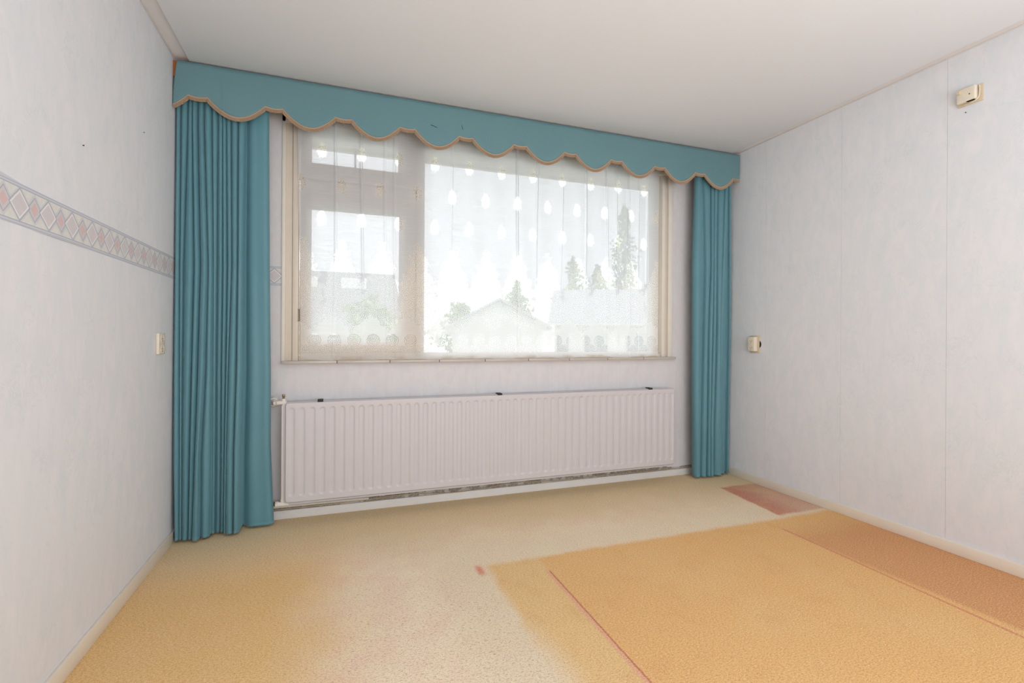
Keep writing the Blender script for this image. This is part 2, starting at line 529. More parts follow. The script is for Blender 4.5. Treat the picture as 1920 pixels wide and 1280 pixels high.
def net_mat():
    """net curtain: fine horizontal weave, dotted pear motifs above, dense rose lace below"""
    n = NT('net_curtain_lace')
    x, y, z = n.pos()
    p = 0.2355
    nz = n.noise(55, 3, 0.6, n.vec(x, 0.0, z))
    nzc = n.m('SUBTRACT', nz, 0.5)
    wrapc = lambda v, per: n.m('SUBTRACT', n.m('WRAP', n.m('ADD', v, per / 2), per, 0.0), per / 2)
    # --- pear motifs on a staggered lattice
    q = n.m('DIVIDE', n.m('SUBTRACT', z, 1.85), 0.21)
    r = n.m('ROUND', q)
    dz = n.m('MULTIPLY', n.m('SUBTRACT', q, r), 0.21)
    par = n.m('ABSOLUTE', n.m('MODULO', r, 2.0))
    dx = wrapc(n.m('SUBTRACT', n.m('SUBTRACT', x, 0.615), n.m('MULTIPLY', par, p / 2)), p)
    taper = n.m('SUBTRACT', 0.029, n.m('MULTIPLY', dz, 0.14))
    el = n.m('ADD', n.m('POWER', n.m('ABSOLUTE', n.m('DIVIDE', dx, taper)), 2.0), n.m('POWER', n.m('ABSOLUTE', n.m('DIVIDE', dz, 0.050)), 2.0))
    el = n.m('ADD', el, n.m('MULTIPLY', n.m('SUBTRACT', n.noise(110, 2, 0.6, n.vec(x, 2.0, z)), 0.5), 2.2))
    mot = n.m('MULTIPLY', n.ss(el, 1.0, 0.85), n.ss(z, 1.76, 1.78))
    # --- lower lace, triangular tops and hanging tails
    cx = n.m('ABSOLUTE', wrapc(n.m('SUBTRACT', x, 0.742), p))
    top = n.node('ShaderNodeMapRange')
    n.put(top.inputs[0], z)
    for i, v in enumerate((1.42, 1.71, 0.122, 0.012)):
        top.inputs[i + 1].default_value = v
    nzb = n.m('SUBTRACT', n.noise(19, 3, 0.6, n.vec(x, 4.0, z)), 0.5)
    cxn = n.m('ADD', n.m('ADD', cx, n.m('MULTIPLY', nzc, 0.09)), n.m('MULTIPLY', nzb, 0.16))
    tri = n.m('MULTIPLY', n.ss(n.m('SUBTRACT', cxn, top.outputs[0]), 0.004, -0.004), n.ss(z, 1.73, 1.715))
    bot = n.m('ADD', 1.15, n.m('MULTIPLY', n.m('ABSOLUTE', wrapc(n.m('SUBTRACT', x, 0.792), p)), 0.85))
    low = n.m('MULTIPLY', tri, n.ss(n.m('ADD', n.m('SUBTRACT', z, bot), n.m('ADD', n.m('MULTIPLY', nzc, 0.09), n.m('MULTIPLY', nzb, 0.14))), -0.004, 0.004))
    # --- rose border at the foot
    rx = wrapc(n.m('SUBTRACT', x, 0.105), p / 2)
    rz = n.m('SUBTRACT', z, 1.088)
    rr = n.m('SQRT', n.m('ADD', n.m('MULTIPLY', rx, rx), n.m('MULTIPLY', rz, rz)))
    rose = n.ss(n.m('ADD', rr, n.m('MULTIPLY', nzc, 0.012)), 0.044, 0.042)
    foot = n.m('MULTIPLY', n.ss(n.m('ADD', z, n.m('MULTIPLY', nzc, 0.05)), 1.062, 1.055), n.ss(z, 1.005, 1.01))
    lace = n.m('MAXIMUM', n.m('MAXIMUM', mot, low), n.m('MAXIMUM', rose, foot), clamp=True)
    # open lines inside the lace: rings round scattered flower centres, rose rings, small eyelets
    vor = n.node('ShaderNodeTexVoronoi')
    vor.voronoi_dimensions = '2D'
    n.put(vor.inputs['Vector'], n.vec(x, z, 0.0))
    vor.inputs['Scale'].default_value = 17
    vd = vor.outputs['Distance']
    rings = n.ss(n.m('ABSOLUTE', wrapc(n.m('ADD', vd, n.m('MULTIPLY', nzc, 0.12)), 0.17)), 0.022, 0.012)
    rosel = n.ss(n.m('ABSOLUTE', wrapc(n.m('ADD', rr, n.m('MULTIPLY', nzc, 0.02)), 0.0125)), 0.0022, 0.001)
    v2 = n.node('ShaderNodeTexVoronoi')
    v2.voronoi_dimensions = '2D'
    v2.feature = 'F1'
    n.put(v2.inputs['Vector'], n.vec(x, z, 0.0))
    v2.inputs['Scale'].default_value = 105
    eye = n.ss(v2.outputs['Distance'], 0.30, 0.20)
    holes = n.m('MAXIMUM', n.m('MULTIPLY', rings, n.ss(z, 1.78, 1.76)), n.m('MULTIPLY', eye, 0.55))
    holes = n.m('MAXIMUM', holes, n.m('MULTIPLY', n.m('MULTIPLY', rosel, 0.6), n.ss(rr, 0.044, 0.043)))
    # weave of the plain net
    wv = n.noise(1.0, 2, 0.6, n.vec(n.m('MULTIPLY', x, 6.0), 0.0, n.m('MULTIPLY', z, 260.0)))
    t_net = n.m('ADD', n.m('ADD', 0.06, n.m('MULTIPLY', n.ss(z, 1.2, 1.65), 0.09)), n.m('MULTIPLY', n.m('SUBTRACT', wv, 0.5), 0.20))
    t_lace = n.m('ADD', n.m('ADD', 0.10, n.m('MULTIPLY', holes, 0.50)), n.m('MULTIPLY', n.m('MULTIPLY', mot, n.ss(n.noise(190, 2, 0.6, n.vec(x, 5.0, z)), 0.40, 0.55)), 0.46), clamp=True)
    hem = n.m('MAXIMUM', n.ss(z, 0.986, 0.982), n.m('MULTIPLY', n.ss(x, -0.20, -0.205), 0.5))
    t = n.mix(lace, t_net, t_lace)
    t = n.m('MULTIPLY', t, n.m('SUBTRACT', 1.0, n.m('MULTIPLY', hem, 0.5)))
    # slanting cloth shows more thread to the eye
    lw = n.node('ShaderNodeLayerWeight')
    lw.inputs[0].default_value = 0.5
    cosv = n.m('MAXIMUM', n.m('SUBTRACT', 1.0, lw.outputs['Facing']), 0.15)
    t = n.m('POWER', n.m('MAXIMUM', t, 0.001), n.m('DIVIDE', 0.9, cosv))
    tr = n.node('ShaderNodeBsdfTransparent')
    tl = n.node('ShaderNodeBsdfTranslucent')
    df = n.node('ShaderNodeBsdfDiffuse')
    dense = n.m('MAXIMUM', lace, n.ss(z, 1.36, 1.24))
    col = n.mix(dense, srgb(230, 232, 236), srgb(255, 255, 255))
    stain = n.m('MULTIPLY', n.ss(z, 1.0, 0.97), n.ss(n.noise(6, 3, 0.6), 0.45, 0.65))
    col = n.mix(n.m('MULTIPLY', stain, 0.5), col, srgb(214, 196, 168))
    n.put(tl.inputs[0], col)
    n.put(df.inputs[0], col)
    m1 = n.node('ShaderNodeMixShader')
    n.put(m1.inputs[0], n.m('SUBTRACT', 0.48, n.m('MULTIPLY', dense, 0.18)))
    n.nt.links.new(tl.outputs[0], m1.inputs[1])
    n.nt.links.new(df.outputs[0], m1.inputs[2])
    m2 = n.node('ShaderNodeMixShader')
    n.put(m2.inputs[0], t)
    n.nt.links.new(m1.outputs[0], m2.inputs[1])
    n.nt.links.new(tr.outputs[0], m2.inputs[2])
    n.nt.links.new(m2.outputs[0], n.out.inputs[0])
    return n.mat


M['net'] = net_mat()

# ------------------------------------------------------------------ the room shell
T = 0.12
tag(box('floor', (XL - T, YB - T, -0.15), (XR + T, YW + 0.10, 0.0), M['carpet']), kind='structure')

# left wall
wl = tag(box('wall_left', (XL - T, YB - T, 0), (XL, YW + T, ZS + 0.1), M['paper_y']), kind='structure')
# right wall with individually pasted paper lengths
wr = tag(box('wall_right', (XR + 0.001, YB - T, 0), (XR + T, YW + T, ZS + 0.1), M['paper_y']), kind='structure')
seams = [YW, 2.795, 2.214, 1.641, 1.066, 0.49, -0.085, -0.66, -1.235, YB]
for i in range(len(seams) - 1):
    g = 0.0011 if i != 3 else 0.0016
    w = box('wallpaper_strip', (XR - 0.0005 - 0.0005 * (i % 2), seams[i + 1] + g / 2, 0.0), (XR + 0.001, seams[i] - g / 2, ZS - 0.002), M['paper_y'], wr)
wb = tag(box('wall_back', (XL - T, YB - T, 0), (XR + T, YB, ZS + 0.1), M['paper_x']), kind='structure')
# window wall around the opening
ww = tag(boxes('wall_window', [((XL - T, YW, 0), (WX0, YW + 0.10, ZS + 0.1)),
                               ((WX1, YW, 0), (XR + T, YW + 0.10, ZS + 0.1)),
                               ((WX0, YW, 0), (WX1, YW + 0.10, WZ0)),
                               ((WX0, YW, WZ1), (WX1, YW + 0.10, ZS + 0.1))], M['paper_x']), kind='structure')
# paper lengths under the sill (their seams show)
sx = [XL, -0.242, 0.335 + 0.0, 0.915, 1.49, 2.07, 2.60, XR]
for i in range(len(sx) - 1):
    z1 = WZ0 - 0.004 if 0 < i < 6 else 0.94
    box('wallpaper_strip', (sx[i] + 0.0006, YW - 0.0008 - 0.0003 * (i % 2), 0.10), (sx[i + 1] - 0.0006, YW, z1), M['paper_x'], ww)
# bare plaster line left where the paper stops short of the skirting
pts = []
nx = 260
for i in range(nx + 1):
    X = XL + (XR - XL) * i / nx
    zt = 0.104 + 0.006 * mnoise.noise(Vector((X * 9, 0, 0))) + 0.003 * mnoise.noise(Vector((X * 40, 3, 0)))
    zb = 0.046
    zt -= 0.036 * min(1, max(0, (X - 2.47) / 0.05))
    d = 0.0035 + 0.0012 * mnoise.noise(Vector((X * 30, 8, 0)))
    pts.append(((X, YW - d, zb), (X, YW - d * 1.1, zt), (X, YW, zt + 0.003)))
V = [p for t_ in pts for p in t_]
F = []
for i in range(nx):
    for k in range(2):
        a_ = i * 3 + k
        F.append((a_, a_ + 3, a_ + 4, a_ + 1))
pyd('plaster_strip', V, F, M['mortar'], ww)

# ceiling: recessed perimeter strip and dropped board
ce = tag(box('ceiling', (XL - T, YB - T, ZS), (XR + T, YW + T, ZS + 0.12), M['ceiling_strip']), kind='structure')
bd = box('ceiling_board', (XL + 0.077, YB + 0.05, ZC), (XR - 0.08, YW - 0.16, ZS + 0.002), M['ceiling'], ce, 0.0015)
# thin cove bead where the strip meets the side walls
boxes('cove_bead', [((XL, YB, ZS - 0.006), (XL + 0.006, YW - 0.2, ZS)), ((XR - 0.006, YB, ZS - 0.006), (XR - 0.0012, YW - 0.2, ZS))], M['ceiling_strip'], ce, 0.002)

# skirting boards
def skirt(name, x0, x1, y0, y1, h, mat):
    o = box(name, (x0, y0, 0.0), (x1, y1, h), mat, None, 0.0025)
    return tag(o, kind='structure')


skirt('baseboard_left', XL, XL + 0.012, YB, YW - 0.014, 0.061, M['skirting'])
skirt('baseboard_right', XR - 0.013, XR, YB, YW - 0.014, 0.061, M['skirting'])
skirt('baseboard_window', XL, XR, YW - 0.014, YW, 0.052, M['skirting_w'])
skirt('baseboard_back', XL, XR, YB, YB + 0.012, 0.061, M['skirting'])

# wallpaper borders (printed strips glued on), torn upper edge near the camera
def border(y0, y1, parent):
    V, F = [], []
    n_ = 90
    for i in range(n_ + 1):
        y = y0 + (y1 - y0) * i / n_
        zt = 1.5365 + 0.0012 * mnoise.noise(Vector((y * 7, 1, 0)))
        if y < 1.70:
            zt += 0.004 + 0.012 * min(1, (1.70 - y) / 0.06) * (0.5 + mnoise.noise(Vector((y * 18, 5, 2))))
        zb = 1.4195 + 0.0012 * mnoise.noise(Vector((y * 6, 9, 0)))
        lift = 0.0012 + (0.004 * max(0, math.sin((y - 1.78) / 0.35 * math.pi)) if 1.78 < y < 2.13 else 0)
        V += [(XL + 0.0003, y, zb - 0.0005), (XL + lift, y, zb), (XL + 0.0012, y, 1.478), (XL + 0.0014, y, zt), (XL + 0.0002, y, zt + 0.0004)]
    for i in range(n_):
        for k in range(4):
            a_ = i * 5 + k
            F.append((a_, a_ + 1, a_ + 6, a_ + 5))
    return pyd('wallpaper_border', V, F, M['border_y'], parent)


border(YB, YW, wl)
box('wallpaper_border', (XL, YW - 0.0016, 1.4195), (-0.3165, YW, 1.5365), M['border_x'], ww)

# ------------------------------------------------------------------ the window
win = thing('window_1', (1.12, YW, WZ0), kind='structure')
FY = YW + 0.004      # face of the outer frame
fm, fm2 = M['frame'], M['frame2']
# architrave slips on the paper edge
box('architrave', (-0.3165, YW - 0.009, WZ0 + 0.016), (-0.297, YW + 0.03, 2.46), fm2, win, 0.002)
box('architrave', (2.507, YW - 0.014, WZ0 + 0.016), (2.552, YW + 0.03, 2.46), fm2, win, 0.003)
box('architrave', (-0.3165, YW - 0.009, 2.42), (2.552, YW + 0.03, 2.46), fm2, win, 0.002)
# outer frame: jambs, head, bottom rail, mullion, transom
box('jamb', (-0.302, FY, WZ0), (-0.258, YW + 0.085, WZ1), fm, win, 0.002)
box('jamb', (-0.2565, FY - 0.008, WZ0), (-0.222, YW + 0.085, WZ1), fm, win, 0.003)
box('jamb', (2.452, FY - 0.012, WZ0), (2.482, YW + 0.085, WZ1), fm2, win, 0.003)
box('jamb', (2.4835, FY, WZ0), (2.507, YW + 0.085, WZ1), M['frame'], win, 0.002)
box('jamb', (2.405, YW + 0.035, WZ0), (2.451, YW + 0.085, WZ1), fm, win, 0.002)
box('frame_head', (-0.2215, FY, 2.405), (2.404, YW + 0.085, WZ1), fm, win, 0.002)
box('frame_sill', (-0.2215, FY + 0.004, WZ0), (2.451, YW + 0.085, 0.990), fm, win, 0.004)
box('mullion', (0.4985, FY - 0.004, 0.9905), (0.545, YW + 0.085, 2.404), fm, win, 0.004)
box('transom', (-0.2215, FY - 0.002, 2.092), (0.498, YW + 0.085, 2.122), fm, win, 0.004)


def sash(name, x0, x1, z0, z1, hx0, hx1, hz0, hz1, y0, y1, mat):
    """four mitred rails round a bevelled glazing rebate"""
    o = bmesh.new()
    bv = 0.003
    for lo, hi in (((x0, y0, z0), (hx0, y1, z1)), ((hx1, y0, z0), (x1, y1, z1)),
                   ((hx0, y0 + 0.0004, hz1), (hx1, y1, z1)), ((hx0, y0 + 0.0004, z0), (hx1, y1, hz0))):
        bm_box(o, lo, hi, bv)
    s = done(name, o, mat, win, True)
    b = bmesh.new()
    w = 0.011
    for lo, hi in (((hx0 - 0.001, y0 + 0.014, hz0), (hx0 + w, y1 - 0.004, hz1)), ((hx1 - w, y0 + 0.014, hz0), (hx1 + 0.001, y1 - 0.004, hz1)),
                   ((hx0 + w, y0 + 0.014, hz1 - w), (hx1 - w, y1 - 0.004, hz1 + 0.001)), ((hx0 + w, y0 + 0.014, hz0 - 0.001), (hx1 - w, y1 - 0.004, hz0 + w))):
        bm_box(b, lo, hi, 0.003)
    done('glazing_bead', b, mat, s, True)
    box('pane', (hx0 + 0.004, y1 - 0.014, hz0 + 0.004), (hx1 - 0.004, y1 - 0.009, hz1 - 0.004), M['glass'], s)
    return s


vent = sash('vent_sash', -0.2165, 0.4935, 2.127, 2.402, -0.162, 0.392, 2.190, 2.380, FY + 0.010, YW + 0.060, fm)
case = sash('casement_sash', -0.2165, 0.4935, 0.995, 2.087, -0.162, 0.400, 1.073, 1.922, FY + 0.006, YW + 0.060, fm)
# raised moulding on the wide top rail of the casement
boxes('moulding', [((-0.168, FY + 0.001, 1.998), (0.402, FY + 0.009, 2.006)), ((-0.168, FY + 0.001, 1.926), (-0.160, FY + 0.009, 1.998)),
                   ((0.394, FY + 0.001, 1.926), (0.402, FY + 0.009, 1.998))], fm, case, 0.002)
box('pane', (0.541, YW + 0.058, 0.985), (2.41, YW + 0.064, 2.41), M['glass'], win)
bb_ = bmesh.new()
for lo, hi in (((0.5455, YW + 0.03, 0.990), (0.556, YW + 0.057, 2.404)), ((2.366, YW + 0.03, 0.990), (2.4045, YW + 0.057, 2.404)),
               ((0.556, YW + 0.03, 0.990), (2.366, YW + 0.057, 1.001)), ((0.556, YW + 0.03, 2.392), (2.366, YW + 0.057, 2.404))):
    bm_box(bb_, lo, hi, 0.002)
done('glazing_bead', bb_, fm2, win, True)
# vent stay with ring
sb = bmesh.new()
bm_box(sb, (0.100, YW - 0.006, 2.165), (0.113, YW - 0.001, 2.280), 0.002)
bm_box(sb, (0.098, YW - 0.004, 2.150), (0.116, YW + 0.016, 2.168), 0.002)
for k in range(20):
    a0, a1 = k / 20 * 2 * math.pi, (k + 1) / 20 * 2 * math.pi
    bm_cyl(sb, (0.110 + 0.013 * math.cos(a0), YW - 0.004, 2.293 + 0.013 * math.sin(a0)), (0.110 + 0.013 * math.cos(a1), YW - 0.004, 2.293 + 0.013 * math.sin(a1)), 0.0035, n=8)
done('stay', sb, M['frame2'], vent, True)
# hinge and latch
hb = bmesh.new()
bm_cyl(hb, (-0.2195, FY - 0.004, 1.21), (-0.2195, FY - 0.004, 1.275), 0.0055, n=12)
bm_cyl(hb, (-0.2195, FY - 0.004, 1.205), (-0.2195, FY - 0.004, 1.21), 0.007, n=12)
bm_cyl(hb, (-0.2195, FY - 0.004, 1.275), (-0.2195, FY - 0.004, 1.28), 0.007, n=12)
done('hinge', hb, M['brass'], case, True)
lb_ = bmesh.new()
bm_box(lb_, (0.462, FY - 0.002, 1.225), (0.482, FY + 0.006, 1.29), 0.002)
bm_cyl(lb_, (0.472, FY + 0.004, 1.262), (0.472, FY - 0.010, 1.262), 0.006, n=12)
bm_box(lb_, (0.467, FY - 0.014, 1.215), (0.477, FY - 0.008, 1.268), 0.002)
done('latch', lb_, M['frame2'], case, True)

# sill of single tiles with dark joints
sill = thing('sill', (1.14, YW, WZ0), kind='structure')
sill.name = 'trim_1'
tx = [-0.312, 0.004, 0.325, 0.647, 0.967, 1.289, 1.612, 1.935, 2.255, 2.562]
for i in range(9):
    box('sill_tile', (tx[i] + 0.0016, YW - 0.047, 0.944), (tx[i + 1] - 0.0016, YW + 0.004, 0.9625), M['sill'], sill, 0.0015)
box('sill_joint', (tx[0] + 0.004, YW - 0.0465, 0.9445), (tx[-1] - 0.004, YW + 0.002, 0.9595), M['sill_gap'], sill)

# ------------------------------------------------------------------ net curtain
nc_, nr_ = 900, 60
U = np.linspace(0, 1, nc_)
Wv = np.linspace(0, 1, nr_)
X0, X1 = -0.226, 2.402
P_ = np.zeros((nr_, nc_, 3))
rs = np.random.RandomState(3)
creases = [(-0.02, 1.0), (0.145, 1.3), (0.30, .7), (0.36, .7), (0.72, .5), (1.21, 1.6), (1.36, .9), (1.55, .6), (1.74, .8), (1.93, 1.7), (2.02, 1.0), (2.13, 1.7), (2.22, 1.3), (2.30, 1.1)]
for j, w_ in enumerate(Wv):
    z = 0.966 + (2.47 - 0.966) * w_
    xx = X0 + (X1 - X0) * U + 0.004 * np.sin(w_ * 5 + U * 9)
    # left edge drifts inwards at the foot
    xx = xx + (0.020 * (1 - w_) ** 1.5) * (1 - U) ** 30
    yy = 3.236 + 0.0035 * np.sin(U * 41 + 0.6 * np.sin(w_ * 4)) + 0.0025 * np.sin(U * 97 + w_ * 3)
    for cx_, am in creases:
        cc = cx_ + 0.012 * math.sin(w_ * 3 + cx_ * 7)
        s_ = 0.0075
        yy -= 0.0125 * am * np.exp(-((xx - cc) / s_) ** 2) * (0.15 + 0.85 * w_ ** 0.8)
    yy = np.clip(yy, 3.210, 3.246)
    zz = np.full(nc_, z)
    if True:
        zz = zz + (1 - w_) ** 8 * (0.006 * np.sin(U * 34) * (U > 0.2) + 0.004 * np.sin(U * 71))
    P_[j, :, 0], P_[j, :, 1], P_[j, :, 2] = xx, yy, zz
net = thing('net_curtain', (1.1, 3.236, 0.966), 'sheer white net curtain with lace roses hanging across the window', 'net curtain')
grid_mesh('net', P_, M['net'], net)
tube('curtain_wire', [(-0.3, 3.236, 2.478), (1.1, 3.236, 2.474), (2.5, 3.236, 2.478)], 0.003, M['steel'], net)


# ------------------------------------------------------------------ teal drapes
def drape(name, table, zs, depth_top, depth_bot, amp, last_flat, label, ztop, xmin, xmax, cols=14, hem_lift=None, anchor=None):
    table = np.array(table)
    zs = np.array(zs)
    npl = table.shape[0] - 1
    rows = 70
    zb = 0.014
    zz = np.concatenate([np.linspace(zb, 0.12, 12), np.linspace(0.13, ztop, rows - 12)])
    order = np.argsort(zs)
    cr = np.array([np.interp(zz, zs[order], table[i][order]) for i in range(npl + 1)])   # cracks x rows
    f = np.clip((zz - zb) / (ztop - zb), 0, 1)
    cols_total = npl * cols + 1
    P = np.zeros((rows, cols_total, 3))
    for j in range(rows):
        k = 0
        for i in range(npl):
            last = (i == npl - 1) and last_flat
            xa, xb = cr[i, j], cr[i + 1, j]
            w = xb - xa
            n_ = cols + (1 if i == npl - 1 else 0)
            for c in range(n_):
                u = c / cols
                d0 = depth_bot[i] * (1 - f[j]) + depth_top * f[j]
                dn = depth_bot[min(i + 1, npl - 1)] * (1 - f[j]) + depth_top * f[j]
                dp = depth_bot[max(i - 1, 0)] * (1 - f[j]) + depth_top * f[j]
                A = min(amp * 1.35, max(0.0, w) * 1.7) * (1.0 + 0.25 * (1 - f[j]))
                if last:
                    bmp = 1 - 0.9 * math.exp(-(u / 0.13) ** 1.6) - 0.35 * max(0, (u - 0.86) / 0.14) ** 2
                    bmp += 0.05 * math.sin(u * 7 + f[j] * 2)
                else:
                    v_ = abs(2 * u - 1)
                    bmp = max(0.0, 1 - v_ ** 3.2) ** 0.55
                    tl_ = 0.62 * math.sin(i * 2.4 + 0.7)
                    bmp = bmp * (1 - 0.45 * (0.5 + tl_ * (u - 0.5)))  + 0.22
                wedge = d0
                if c == 0:
                    wedge = max(d0, dp)
                y = wedge + (1 - bmp) * A
                x = xa + w * (u + 0.04 * math.sin(2 * math.pi * u))
                # soft sway and small creases
                y += 0.0025 * mnoise.noise(Vector((x * 18, f[j] * 4, 1.7)))
                P[j, k] = (min(max(x, xmin), xmax), y, zz[j])
                k += 1
    # hem height undulates slightly
    for k in range(cols_total):
        lift = 0.004 * mnoise.noise(Vector((P[0, k, 0] * 14, 2.0, 0.0))) + 0.002
        P[0, k, 2] += max(0, lift)
        P[1, k, 2] += max(0, lift) * 0.7
    o = thing(name, anchor, label, 'curtain', 'teal curtains at the window')
    cl = grid_mesh('cloth', P, M['teal'], o)
    md = cl.modifiers.new('thickness', 'SOLIDIFY')
    md.thickness = 0.0014
    md.offset = 1
    # hem band: turned-up foot, a little proud of the cloth
    H = P[0:6].copy()
    for r_ in range(6):
        H[r_, :, 1] -= 0.0030 - 0.0006 * r_
    H[0, :, 2] -= 0.0015
    H = np.concatenate([H[:1] + np.array([0, 0.0045, 0]), H], 0)
    H = H[:4]
    grid_mesh('hem', H, M['teal_hem'], o)
    # hooks up on the rail, hidden behind the valance
    top = bmesh.new()
    bm_box(top, (P[-1, :, 0].min() + 0.003, 3.105, ztop - 0.01), (P[-1, :, 0].max() - 0.003, 3.108, ztop + 0.05))
    done('heading_tape', top, M['teal_hem'], o)
    return o


Lt = [[-0.822, -0.824, -0.824, -0.822, -0.812],
      [-0.803, -0.798, -0.793, -0.789, -0.787],
      [-0.768, -0.785, -0.785, -0.783, -0.781],
      [-0.748, -0.733, -0.741, -0.746, -0.747],
      [-0.723, -0.701, -0.709, -0.716, -0.727],
      [-0.693, -0.666, -0.675, -0.694, -0.692],
      [-0.655, -0.646, -0.644, -0.644, -0.647],
      [-0.626, -0.629, -0.632, -0.633, -0.634],
      [-0.603, -0.600, -0.606, -0.605, -0.608],
      [-0.585, -0.575, -0.577, -0.582, -0.584],
      [-0.562, -0.553, -0.569, -0.574, -0.575],
      [-0.527, -0.524, -0.527, -0.537, -0.536],
      [-0.490, -0.495, -0.494, -0.503, -0.506],
      [-0.371, -0.366, -0.359, -0.358, -0.340]]
drape('curtain', Lt, [2.272, 1.493, 0.905, 0.464, 0.015], 3.09,
      [3.05, 3.055, 3.05, 3.05, 3.02, 3.05, 3.10, 3.11, 3.11, 3.08, 3.06, 3.06, 3.14],
      0.036, True, 'wide gathered teal curtain left of the window, in the left corner', 2.50, -0.825, -0.2,
      anchor=(-0.58, 3.09, 0.014))
Rt = [[2.664, 2.650, 2.656, 2.664, 2.675],
      [2.731, 2.755, 2.745, 2.734, 2.731],
      [2.805, 2.810, 2.793, 2.788, 2.785],
      [2.832, 2.831, 2.830, 2.809, 2.812],
      [2.880, 2.874, 2.873, 2.857, 2.854],
      [2.944, 2.926, 2.910, 2.924, 2.934],
      [2.982, 2.998, 3.004, 3.004, 3.004],
      [3.008, 3.022, 3.026, 3.026, 3.026]]
drape('curtain', Rt, [2.365, 1.685, 1.174, 0.406, 0.023], 3.10,
      [3.11, 3.105, 3.10, 3.10, 3.10, 3.135, 3.13],
      0.036, False, 'narrow teal curtain right of the window, beside the right wall', 2.50, 2.6, 3.027,
      anchor=(2.85, 3.10, 0.014))

# ------------------------------------------------------------------ scalloped valance
val = thing('valance', (1.10, 3.055, 2.31), 'long scalloped teal valance with tan fringe running below the ceiling', 'valance')
VY = 3.05


def lower_edge(x):
    """height of the cloth's lower edge"""
    tilt = -0.016 * (x + 0.8) / 3.8
    k = (x + 0.757) / 0.3722
    fr = (k - math.floor(k)) * 0.3722
    cap = 0.092
    if fr <= cap:
        u = fr / cap * 2 - 1
        z = 2.405 - 0.007 * (1 - u * u)
    else:
        u = (fr - cap) / (0.3722 - cap) * 2 - 1
        z = 2.405 - 0.087 * math.cos(u * math.pi / 2) ** 0.92
    return z + tilt


xs = []
x = -0.826
while x < 3.036:
    xs.append(x)
    x += 0.0062
xs.append(3.036)


def vx(x, z):
    """the left edge of the cloth is cut slanting, the right edge hangs slightly in"""
    t_ = (2.585 - z) / 0.25
    if x < -0.70:
        s = (x + 0.826) / 0.126
        return -0.826 + 0.018 * (1 - t_) ** 2 * (1 - s) + 0.126 * s
    if x > 2.96:
        s = (x - 2.96) / 0.076
        return 2.96 + (0.076 - 0.016 * t_) * s
    return x


def vy(x, z):
    t_ = (2.585 - z) / 0.25
    return VY + 0.0025 * mnoise.noise(Vector((x * 3, z * 4, 0))) * t_ - 0.004 * t_ * (1 if x > -0.6 else 0.3)


rows_ = 12
P = np.zeros((rows_, len(xs), 3))
for i, x in enumerate(xs):
    le = lower_edge(x)
    for r_ in range(rows_):
        z = 2.583 + (le - 2.583) * r_ / (rows_ - 1)
        P[r_, i] = (vx(x, z), vy(x, z), z)
vc = grid_mesh('cloth', P, M['teal_val'], val)
md = vc.modifiers.new('thickness', 'SOLIDIFY')
md.thickness = 0.004
md.offset = -1
# fringe: folded strands under a braid
V, F = [], []
cnt = 0
arc = [(vx(x, lower_edge(x)), lower_edge(x)) for x in xs]
dense = []
for (xa, za), (xb, zb) in zip(arc[:-1], arc[1:]):
    for k in range(3):
        t_ = k / 3
        dense.append((xa + (xb - xa) * t_, za + (zb - za) * t_))
for i, (x, z) in enumerate(dense):
    j0, j1 = max(0, i - 3), min(len(dense) - 1, i + 3)
    dx_, dz_ = dense[j1][0] - dense[j0][0], dense[j1][1] - dense[j0][1]
    l_ = math.hypot(dx_, dz_)
    # strands hang between straight down and square to the edge
    nx_, nz_ = dz_ / l_ * 0.45, -1.0
    yb = vy(x, z)
    d = 0.0022 if i % 2 else 0.0045
    ln = 0.0195 + 0.0012 * rnd.random()
    V += [(x, yb - 0.003, z + 0.001), (x, yb - d - 0.001, z - 0.004), (x + nx_ * 0.012, yb - d, z - 0.013), (x + nx_ * ln, yb - d * 0.8, z - ln), (x + nx_ * ln, yb + 0.001, z - ln + 0.001), (x, yb + 0.001, z)]
for i in range(len(dense) - 1):
    for k in range(5):
        a_ = i * 6 + k
        F.append((a_, a_ + 6, a_ + 7, a_ + 1))
pyd('fringe', V, F, M['fringe'], val, False)
V, F = [], []
for i, (x, z) in enumerate(dense):
    yb = vy(x, z) - 0.0015
    w_ = 0.0012 * math.sin(i * 1.9)
    for a_ in range(5):
        t_ = a_ / 4 * math.pi
        V.append((x, yb - 0.0042 * math.sin(t_) - 0.0006 * math.sin(i * 1.9 + a_), z + 0.0045 * math.cos(t_) + w_ * 0.3))
for i in range(len(dense) - 1):
    for k in range(4):
        a_ = i * 5 + k
        F.append((a_, a_ + 5, a_ + 6, a_ + 1))
pyd('braid', V, F, M['braid'], val, True)
# wooden board behind the cloth, its raw end showing at the left wall
box('backing_board', (XL + 0.001, VY + 0.007, 2.50), (XR - 0.004, VY + 0.021, 2.584), M['wood'], val, 0.001)
box('top_board', (XL + 0.001, VY + 0.0215, 2.572), (XR - 0.004, YW - 0.002, 2.584), M['wood'], val, 0.001)
# two loose dark threads where the cloth is snagged
tube('loose_thread', [(0.548, VY - 0.006, 2.444), (0.562, VY - 0.009, 2.440), (0.571, VY - 0.007, 2.439), (0.590, VY - 0.006, 2.431)], 0.0016, M['thread'], val)
tube('loose_thread', [(0.748, VY - 0.006, 2.474), (0.750, VY - 0.008, 2.462), (0.757, VY - 0.007, 2.445)], 0.0010, M['thread'], val)

# ------------------------------------------------------------------ curtain rail hidden behind the valance
rail = tag(boxes('curtain_rail', [((-0.82, 3.098, 2.548), (3.03, 3.116, 2.560)), ((-0.82, 3.098, 2.560), (3.03, 3.100, 2.5715)), ((-0.82, 3.114, 2.560), (3.03, 3.116, 2.5715))], M['frame2']),
           'white curtain rail tucked behind the teal valance', 'curtain rail')

